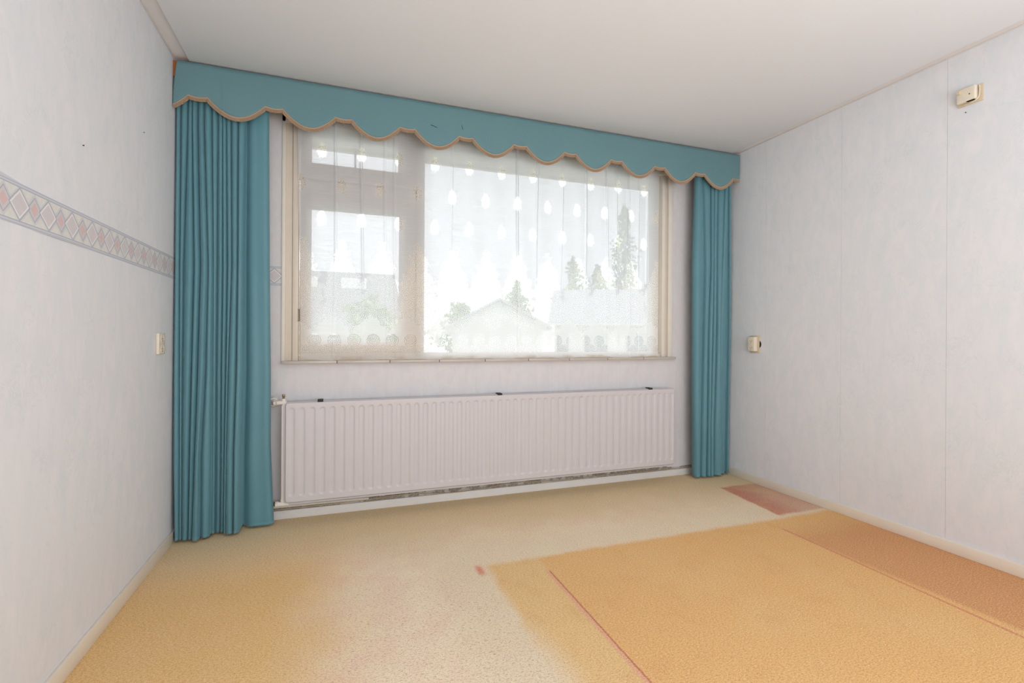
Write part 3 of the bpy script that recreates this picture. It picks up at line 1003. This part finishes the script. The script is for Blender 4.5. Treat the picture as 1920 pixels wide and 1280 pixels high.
# ------------------------------------------------------------------ radiator
rad = thing('radiator', (1.10, 3.19, 0.115), 'long white ribbed panel radiator under the window', 'radiator')
RX0, RX1, RZ0, RZ1, RY = -0.283, 2.493, 0.127, 0.720, 3.140
gx = -0.246 + 0.0564 * np.arange(49)
xs_r = np.linspace(RX0 + 0.003, RX1 - 0.003, 49 * 18)
zs_r = np.concatenate([np.linspace(RZ0, RZ0 + 0.075, 22), np.linspace(RZ0 + 0.085, RZ1 - 0.06, 10), np.linspace(RZ1 - 0.05, RZ1, 18)])
XX, ZZ = np.meshgrid(xs_r, zs_r)
dxg = (XX - gx[0] + 0.0282) % 0.0564 - 0.0282
hw = 0.0135
gz0, gz1 = 0.168, 0.686
cz = np.clip(ZZ, gz0 + hw, gz1 - hw)
dist = np.sqrt(dxg ** 2 + (ZZ - cz) ** 2)
dep = 0.0052 * (1 - 1 / (1 + np.exp(-(dist - hw) / 0.0017)))
dep[(XX < gx[0] - 0.03)] = 0
# rounded outer corners and rolled edge
rc = 0.022
ex = np.maximum(np.abs(XX - (RX0 + RX1) / 2) - ((RX1 - RX0) / 2 - rc), 0)
ez = np.maximum(np.abs(ZZ - (RZ0 + RZ1) / 2) - ((RZ1 - RZ0) / 2 - rc), 0)
er = np.sqrt(ex ** 2 + ez ** 2) - rc
XXc, ZZc = XX.copy(), ZZ.copy()
out_ = er > 0
cxr = (RX0 + RX1) / 2 + np.sign(XX - (RX0 + RX1) / 2) * ((RX1 - RX0) / 2 - rc)
czr = (RZ0 + RZ1) / 2 + np.sign(ZZ - (RZ0 + RZ1) / 2) * ((RZ1 - RZ0) / 2 - rc)
sc_ = np.where(out_, rc / np.maximum(er + rc, 1e-6), 1)
XXc = np.where(out_, cxr + (XX - cxr) * sc_, XX)
ZZc = np.where(out_, czr + (ZZ - czr) * sc_, ZZ)
edge = 0.006 * np.clip(1 + np.minimum(er, 0) / 0.006, 0, 1) ** 2
Pn = np.stack([XXc, RY + dep + edge, ZZc], -1)
fp = grid_mesh('front_panel', Pn, M['radiator'], rad)
md = fp.modifiers.new('thickness', 'SOLIDIFY')
md.thickness = 0.0025
md.offset = -1


def rounded_plate(name, x0, x1, z0, z1, y0, y1, r, mat, parent):
    bm = bmesh.new()
    vs = []
    for cx_, cz_, a0 in ((x1 - r, z1 - r, 0), (x0 + r, z1 - r, 90), (x0 + r, z0 + r, 180), (x1 - r, z0 + r, 270)):
        for k in range(7):
            a_ = R(a0 + k * 15)
            vs.append(bm.verts.new((cx_ + r * math.cos(a_), y0, cz_ + r * math.sin(a_))))
    f = bm.faces.new(vs)
    e = bmesh.ops.extrude_face_region(bm, geom=[f])
    bmesh.ops.translate(bm, verts=[v for v in e['geom'] if isinstance(v, bmesh.types.BMVert)], vec=(0, y1 - y0, 0))
    bmesh.ops.recalc_face_normals(bm, faces=bm.faces)
    return done(name, bm, mat, parent, False)


# pale folded seam and rear panel behind the pressed front
rounded_plate('seam_edge', RX0 - 0.010, RX1 + 0.009, RZ0 - 0.013, RZ1 + 0.003, RY + 0.014, RY + 0.0212, 0.028, M['radiator'], rad)
rounded_plate('rear_panel', RX0 + 0.01, RX1 - 0.01, RZ0 + 0.004, RZ1 - 0.006, RY + 0.055, RY + 0.068, 0.02, M['radiator'], rad)
# convector fins between the panels, seen from above only
fb = bmesh.new()
for i in range(90):
    X = RX0 + 0.03 + i * 0.0303
    bm_box(fb, (X, RY + 0.0215, RZ0 + 0.03), (X + 0.0012, RY + 0.0545, RZ1 - 0.03))
done('convector_fins', fb, M['radiator'], rad)
for X in (-0.089, 1.051, 2.270):
    b = bmesh.new()
    bm_box(b, (X - 0.016, RY + 0.004, RZ1 + 0.0035), (X + 0.016, RY + 0.052, RZ1 + 0.0115), 0.002)
    bm_box(b, (X - 0.016, RY + 0.001, RZ1 - 0.002), (X + 0.016, RY + 0.007, RZ1 + 0.0115), 0.002)
    done('wall_clip', b, M['dark'], rad, True)
# side edge tube, valve at the top left and return at the foot
tube('bypass_pipe', [(-0.297, 3.165, 0.150), (-0.2975, 3.165, 0.3), (-0.2975, 3.165, 0.5), (-0.2975, 3.165, 0.690)], 0.0068, M['white_pipe'], rad)
vb = bmesh.new()
bm_cyl(vb, (-0.276, 3.172, 0.720), (-0.330, 3.172, 0.718), 0.013, n=16)
bm_cyl(vb, (-0.330, 3.172, 0.718), (-0.343, 3.176, 0.718), 0.017, n=6)
bm_cyl(vb, (-0.340, 3.190, 0.718), (-0.352, 3.215, 0.718), 0.012, 0.020, n=20)
bm_cyl(vb, (-0.352, 3.215, 0.718), (-0.356, 3.245, 0.718), 0.026, 0.034, n=20)
bm_cyl(vb, (-0.293, 3.172, 0.722), (-0.293, 3.172, 0.742), 0.012, n=16)
bm_cyl(vb, (-0.297, 3.168, 0.69), (-0.285, 3.170, 0.716), 0.011, n=12)
valve = done('valve', vb, M['white_pipe'], rad, True)
b = bmesh.new()
bm_cyl(b, (-0.293, 3.172, 0.742), (-0.293, 3.172, 0.752), 0.006, n=10)
bm_box(b, (-0.302, 3.168, 0.752), (-0.284, 3.176, 0.768), 0.002)
done('bleed_key', b, M['brass'], valve, True)
b = bmesh.new()
bm_cyl(b, (-0.262, 3.165, 0.118), (-0.330, 3.165, 0.120), 0.014, n=16)
bm_cyl(b, (-0.316, 3.165, 0.120), (-0.322, 3.165, 0.120), 0.019, n=16)
bm_cyl(b, (-0.326, 3.165, 0.120), (-0.333, 3.165, 0.120), 0.018, n=6)
bm_cyl(b, (-0.328, 3.165, 0.120), (-0.332, 3.238, 0.118), 0.009, n=16)
bm_cyl(b, (-0.297, 3.165, 0.120), (-0.297, 3.165, 0.152), 0.010, n=12)
done('return_fitting', b, M['white_pipe'], rad, True)
for X in (0.05, 1.05, 2.10):
    box('wall_bracket', (X - 0.02, RY + 0.069, 0.30), (X + 0.02, YW - 0.0012, 0.66), M['radiator'], rad)

# heating pipe running along the skirting and the loose cable above it
tag(tube('heating_pipe', [(-0.80, 3.238, 0.083), (-0.4, 3.238, 0.083), (0.0, 3.240, 0.079), (0.2, 3.246, 0.076)], 0.008, M['white_pipe']),
    'thin painted heating pipe on the wall just above the skirting, left end of the radiator', 'pipe')
cab = []
for X, z in ((-0.62, 0.060), (-0.1, 0.061), (0.25, 0.066), (0.45, 0.080), (0.62, 0.058), (0.80, 0.050), (1.0, 0.062), (1.15, 0.078), (1.32, 0.076), (1.50, 0.060), (1.70, 0.058), (1.9, 0.066), (2.2, 0.060), (2.6, 0.058), (2.98, 0.058)):
    cab.append((X, YW - 0.018 if z < 0.056 else YW - 0.012, z))
tag(tube('cable', cab, 0.0028, M['wire'], None, res=10), 'thin beige cable sagging along the white skirting under the radiator', 'cable')

# ------------------------------------------------------------------ sockets
def socket_face(parent, c, nrm, along, mat):
    """recessed round outlet with rim, two pin holes and earth pin; along = unit along the wall"""
    c, nrm, along = Vector(c), Vector(nrm), Vector(along)
    up = Vector((0, 0, 1))
    bm = bmesh.new()
    n_ = 28
    ringr = [(0.0215, 0.0), (0.0215, 0.0022), (0.0190, 0.0022), (0.0182, 0.0004), (0.0, 0.0004)]
    prev = None
    for r_, h in ringr:
        cur = [bm.verts.new(c + along * (r_ * math.cos(2 * math.pi * k / n_)) + up * (r_ * math.sin(2 * math.pi * k / n_)) + nrm * h) for k in range(n_)] if r_ > 0 else [bm.verts.new(c + nrm * h)]
        if prev:
            for k in range(n_):
                k2 = (k + 1) % n_
                if len(cur) == 1:
                    bm.faces.new((prev[k], prev[k2], cur[0]))
                else:
                    bm.faces.new((prev[k], prev[k2], cur[k2], cur[k]))
        prev = cur
    bmesh.ops.recalc_face_normals(bm, faces=bm.faces)
    f = done('outlet', bm, mat, parent, True)
    for sx_ in (-0.0095, 0.0095):
        h = bmesh.new()
        p = c + along * sx_ + nrm * 0.0005
        bm_cyl(h, p, p + nrm * 0.0006, 0.0026, n=12)
        done('pin_hole', h, M['hole'], f)
    e = bmesh.new()
    p = c - up * 0.0 + up * (-0.010) + nrm * 0.0004
    bm_cyl(e, p, p + nrm * 0.004, 0.0022, n=10)
    done('earth_pin', e, M['steel'], f)
    return f


s1 = thing('wall_socket', (XL, 2.868, 1.021), 'cream double wall socket on the left wall, beside the wide teal curtain', 'socket')
box('housing', (XL + 0.0002, 2.822, 1.021), (XL + 0.0135, 2.915, 1.125), M['ivory'], s1, 0.003, 3)
for zz_ in (1.047, 1.098):
    socket_face(s1, (XL + 0.0136, 2.872, zz_), (1, 0, 0), (0, 1, 0), M['ivory'])
s2 = thing('wall_socket', (XR, 2.89, 1.004), 'cream double wall socket box on the right wall, beside the narrow teal curtain', 'socket')
box('backplate', (XR - 0.007, 2.846, 1.004), (XR - 0.0012, 2.938, 1.136), M['ivory_old'], s2, 0.0015)
box('housing', (XR - 0.041, 2.860, 1.016), (XR - 0.0072, 2.927, 1.127), M['ivory'], s2, 0.005, 3)
for zz_ in (1.045, 1.097):
    socket_face(s2, (XR - 0.0412, 2.894, zz_), (-1, 0, 0), (0, 1, 0), M['ivory'])
b = bmesh.new()
bm_cyl(b, (XR - 0.0012, 2.868, 1.070), (XR - 0.0045, 2.868, 1.070), 0.034, n=30)
done('box_hole', b, M['hole'], s2)

# ------------------------------------------------------------------ small box high on the right wall
tb = thing('wall_box', (XR, 1.54, 2.318), 'yellowed square plastic box high on the right wall near the ceiling', 'wall box')
box('backplate', (XR - 0.008, 1.488, 2.318), (XR - 0.0012, 1.592, 2.402), M['ivory_old'], tb, 0.0015)
box('cover', (XR - 0.034, 1.506, 2.330), (XR - 0.0082, 1.588, 2.402), M['ivory'], tb, 0.007, 3)
b = bmesh.new()
bm_cyl(b, (XR - 0.034, 1.573, 2.384), (XR - 0.046, 1.573, 2.384), 0.0095, 0.008, n=20)
done('knob', b, M['ivory_old'], tb, True)
b = bmesh.new()
bm_cyl(b, (XR - 0.0338, 1.530, 2.362), (XR - 0.0352, 1.530, 2.362), 0.0028, n=12)
done('screw', b, M['hole'], tb)
box('slot', (XR - 0.030, 1.512, 2.3285), (XR - 0.018, 1.545, 2.3302), M['hole'], tb)
tube('wire', [(XR - 0.012, 1.560, 2.322), (XR - 0.022, 1.530, 2.318), (XR - 0.018, 1.505, 2.325), (XR - 0.014, 1.498, 2.345), (XR - 0.014, 1.497, 2.375), (XR - 0.012, 1.500, 2.395)], 0.0028, M['ivory'], tb)

# nails and a bare plug left in the walls
def nail(loc, d, label, r_=0.0026):
    o = thing('nail', loc, label, 'nail')
    b = bmesh.new()
    p = Vector(loc)
    bm_cyl(b, p, p + Vector(d) * 0.003, r_ * 0.6, n=8)
    done('shank', b, M['dark'], o)
    b = bmesh.new()
    bm_cyl(b, p + Vector(d) * 0.003, p + Vector(d) * 0.0042, r_, n=10)
    done('head', b, M['dark'], o)


nail((XL, 2.088, 1.772), (1, 0, 0), 'tiny dark nail in the left wall above the border, the nearer of two')
nail((XL, 2.647, 2.036), (1, 0, 0), 'tiny dark nail in the left wall close to the valance, the farther of two', 0.0022)
nail((XR - 0.001, 1.560, 2.285), (-1, 0, 0), 'tiny dark nail in the right wall just below the yellowed box')

# ------------------------------------------------------------------ outside: eaves, neighbours, trees, ground
M['eave'] = plain('eave_soffit_paint', srgb(214, 204, 186), 0.7, 0.2, 0.03, 5)
M['roof_grey'] = plain('grey_roof_tiles', srgb(182, 182, 188), 0.8, 0.2, 0.12, 3)
M['roof_dark'] = plain('dark_roof_tiles', srgb(150, 150, 154), 0.8, 0.2, 0.12, 3)
M['brick'] = plain('pale_brick', srgb(196, 180, 168), 0.9, 0.1, 0.08, 6)
M['render'] = plain('white_render', srgb(226, 226, 224), 0.9, 0.1, 0.03, 2)
M['leaf'] = plain('green_foliage', srgb(168, 184, 148), 0.9, 0.1, 0.2, 3)
M['leaf2'] = plain('yellow_green_foliage', srgb(190, 198, 158), 0.9, 0.1, 0.2, 3)
M['bark'] = plain('grey_bark', srgb(120, 108, 96), 0.9, 0.1, 0.1, 3)
M['grass'] = plain('lawn_grass', srgb(190, 194, 176), 0.95, 0.05, 0.1, 1)
M['outer_glass'] = plain('far_window_glass', srgb(110, 120, 130), 0.2, 0.6, 0.03)
GZ = -2.9
tag(box('ground', (-60, 3.5, GZ - 0.3), (110, 120, GZ), M['grass']), kind='structure')
ev = tag(boxes('trim_2', [((-1.6, YW + 0.11, 2.575), (4.2, 4.02, 2.66)), ((-1.6, 4.02, 2.555), (4.2, 4.06, 2.70))], M['eave']), kind='structure')


def hip(name, loc, w, d, hwall, hroof, rz, wallm, roofm, label, wins, chimney=0.28, sky=()):
    o = thing(name, loc, label, 'house')
    o.rotation_euler = (0, 0, 0)
    Rz = Matrix.Rotation(rz, 3, 'Z')

    def W(p):
        q = Rz @ Vector(p)
        return (q.x + loc[0], q.y + loc[1], q.z + loc[2])

    def wbox(nm, lo, hi, mat, par=o):
        vs = [W((x, y, z)) for x in (lo[0], hi[0]) for y in (lo[1], hi[1]) for z in (lo[2], hi[2])]
        fs = [(0, 1, 3, 2), (4, 6, 7, 5), (0, 4, 5, 1), (2, 3, 7, 6), (0, 2, 6, 4), (1, 5, 7, 3)]
        return pyd(nm, vs, fs, mat, par)
    # walls with gable ends (ridge along local x)
    vs = [W(p) for p in ((-w / 2, -d / 2, 0), (w / 2, -d / 2, 0), (w / 2, d / 2, 0), (-w / 2, d / 2, 0),
                         (-w / 2, -d / 2, hwall), (w / 2, -d / 2, hwall), (w / 2, d / 2, hwall), (-w / 2, d / 2, hwall),
                         (-w / 2, 0, hwall + hroof), (w / 2, 0, hwall + hroof))]
    pyd('wall', vs, [(0, 1, 5, 4), (1, 2, 6, 9, 5), (2, 3, 7, 6), (3, 0, 4, 8, 7)], wallm, o)
    e, t_ = 0.45, 0.16
    sl = hroof / (d / 2)
    for s in (-1, 1):
        a_ = [(-w / 2 - e, s * (d / 2 + e), hwall - sl * e), (w / 2 + e, s * (d / 2 + e), hwall - sl * e), (w / 2 + e, 0, hwall + hroof), (-w / 2 - e, 0, hwall + hroof)]
        vs = [W((p[0], p[1], p[2] + 0.02)) for p in a_] + [W((p[0], p[1], p[2] + 0.02 + t_)) for p in a_]
        rf = pyd('roof', vs, [(0, 1, 2, 3), (4, 7, 6, 5), (0, 4, 5, 1), (1, 5, 6, 2), (2, 6, 7, 3), (3, 7, 4, 0)], roofm, o)
    wbox('gutter', (-w / 2 - e, -d / 2 - e - 0.12, hwall - sl * e - 0.05), (w / 2 + e, -d / 2 - e, hwall - sl * e + 0.10), M['render'])
    for (x0, x1, z0, z1) in wins:
        wf = wbox('window', (x0, -d / 2 - 0.06, z0), (x1, -d / 2 - 0.01, z1), M['render'])
        n_ = max(1, round((x1 - x0) / 0.9))
        for k in range(n_):
            xa = x0 + 0.08 + (x1 - x0 - 0.08) * k / n_
            xb = x0 + (x1 - x0 - 0.08) * (k + 1) / n_
            wbox('pane', (xa, -d / 2 - 0.08, z0 + 0.08), (xb, -d / 2 - 0.065, z1 - 0.08), M['outer_glass'], wf)
    for (xc, fr) in sky:
        y = -(d / 2) * (1 - fr)
        z = hwall + hroof * fr
        wbox('skylight', (xc - 0.6, y - 0.35, z - 0.15), (xc + 0.6, y + 0.35, z + 0.45), M['render'])
    if chimney is not None:
        wbox('chimney', (w * chimney, -0.3, hwall + hroof - 0.3), (w * chimney + 0.6, 0.3, hwall + hroof + 0.55), M['brick'])
    return o


hip('house', (-2.75, 27, GZ), 10.5, 8, 4.4, 2.75, 0.0, M['brick'], M['roof_dark'], 'grey-roofed brick house outside, behind the left pane',
    [(-4.6, -2.8, 2.6, 3.9), (-1.4, 0.8, 2.6, 3.9), (2.2, 4.2, 2.6, 3.9), (-4.2, -2.4, 0.4, 1.9), (0.8, 3.4, 0.4, 1.9)], chimney=-0.3, sky=((1.25, 0.74), (3.55, 0.74)))
hip('house', (9.9, 31, GZ), 6.4, 5.4, 4.7, 1.45, R(78), M['render'], M['roof_grey'], 'small far house with gable outside, seen through the middle of the wide pane',
    [(-2.8, -1.4, 2.6, 3.8), (0.4, 1.8, 2.6, 3.8)], chimney=None)
hip('house', (20.6, 33.5, GZ), 8.6, 7, 5.2, 2.4, R(-30), M['render'], M['roof_grey'], 'larger pale house with grey pitched roof outside, at the right of the wide pane',
    [(-4.2, -3.2, 2.3, 4.4), (-2.2, -0.4, 2.3, 4.4), (0.8, 2.6, 2.3, 4.4), (3.0, 4.0, 2.3, 4.4)])


def tree(loc, h, r_, label, leafm, seed, slim=1.0):
    o = thing('tree', loc, label, 'tree', 'trees outside the window')
    rr = random.Random(seed)
    b = bmesh.new()
    L = Vector(loc)
    bm_cyl(b, L, L + Vector((0.1, 0, h * 0.75)), 0.22, 0.08, n=10)
    for k in range(5):
        a_ = rr.random() * 6.28
        z = h * (0.35 + 0.08 * k)
        bm_cyl(b, L + Vector((0, 0, z)), L + Vector((math.cos(a_) * r_ * 0.6, math.sin(a_) * r_ * 0.6, z + h * 0.15)), 0.08, 0.03, n=6)
    done('trunk', b, M['bark'], o)
    V, F = [], []
    for k in range(1700):
        t_ = rr.random()
        zz_ = h * (0.22 + 0.78 * t_)
        rad_ = r_ * (math.sin(math.pi * min(1, 0.16 + t_ * 0.78)) ** 0.7) * (0.72 + 0.7 * mnoise.noise(Vector((t_ * 7, seed * 3.7, 0))))
        a_ = rr.random() * 6.283
        q = rad_ * math.sqrt(rr.random()) * (1 + 0.35 * math.sin(a_ * 3 + seed + t_ * 9))
        p = L + Vector((math.cos(a_) * q * slim, math.sin(a_) * q * slim, zz_ + 0.3 * math.sin(a_ * 2)))
        s = 0.10 + 0.16 * rr.random()
        d1 = Vector((rr.uniform(-1, 1), rr.uniform(-1, 1), rr.uniform(-1, 1))).normalized()
        d2 = d1.cross(Vector((rr.uniform(-1, 1), rr.uniform(-1, 1), rr.uniform(-1, 1)))).normalized()
        i = len(V)
        V += [p - d1 * s, p + d2 * s * 0.6, p + d1 * s, p - d2 * s * 0.6]
        F.append((i, i + 1, i + 2, i + 3))
    f = pyd('foliage', V, F, leafm, o)
    f['kind'] = 'stuff'
    return o


tree((9.8, 40.0, GZ), 6.6, 2.2, 'low round tree outside, far behind, just right of the window mullion', M['leaf'], 1)
tree((20.9, 41.0, GZ), 11.2, 1.9, 'tall green tree outside, just left of the larger pale house', M['leaf'], 2, 0.9)
tree((14.9, 40.0, GZ), 8.6, 1.5, 'lower bushy tree outside, between the two pale houses', M['leaf'], 3)
tree((26.4, 41.0, GZ), 16.6, 1.9, 'tallest slim yellow-green tree outside, behind the larger pale house', M['leaf2'], 4, 0.8)
tree((26.6, 46.5, GZ), 11.6, 1.8, 'medium yellow-green tree outside, between the tall green tree and the tallest one', M['leaf2'], 5, 0.9)
tree((30.2, 40.0, GZ), 10.2, 1.9, 'green tree outside, at the extreme right of the wide pane', M['leaf'], 6, 0.9)
tree((1.0, 16.5, GZ), 5.0, 1.7, 'small dark green tree outside, in front of the brick house', M['leaf'], 7)
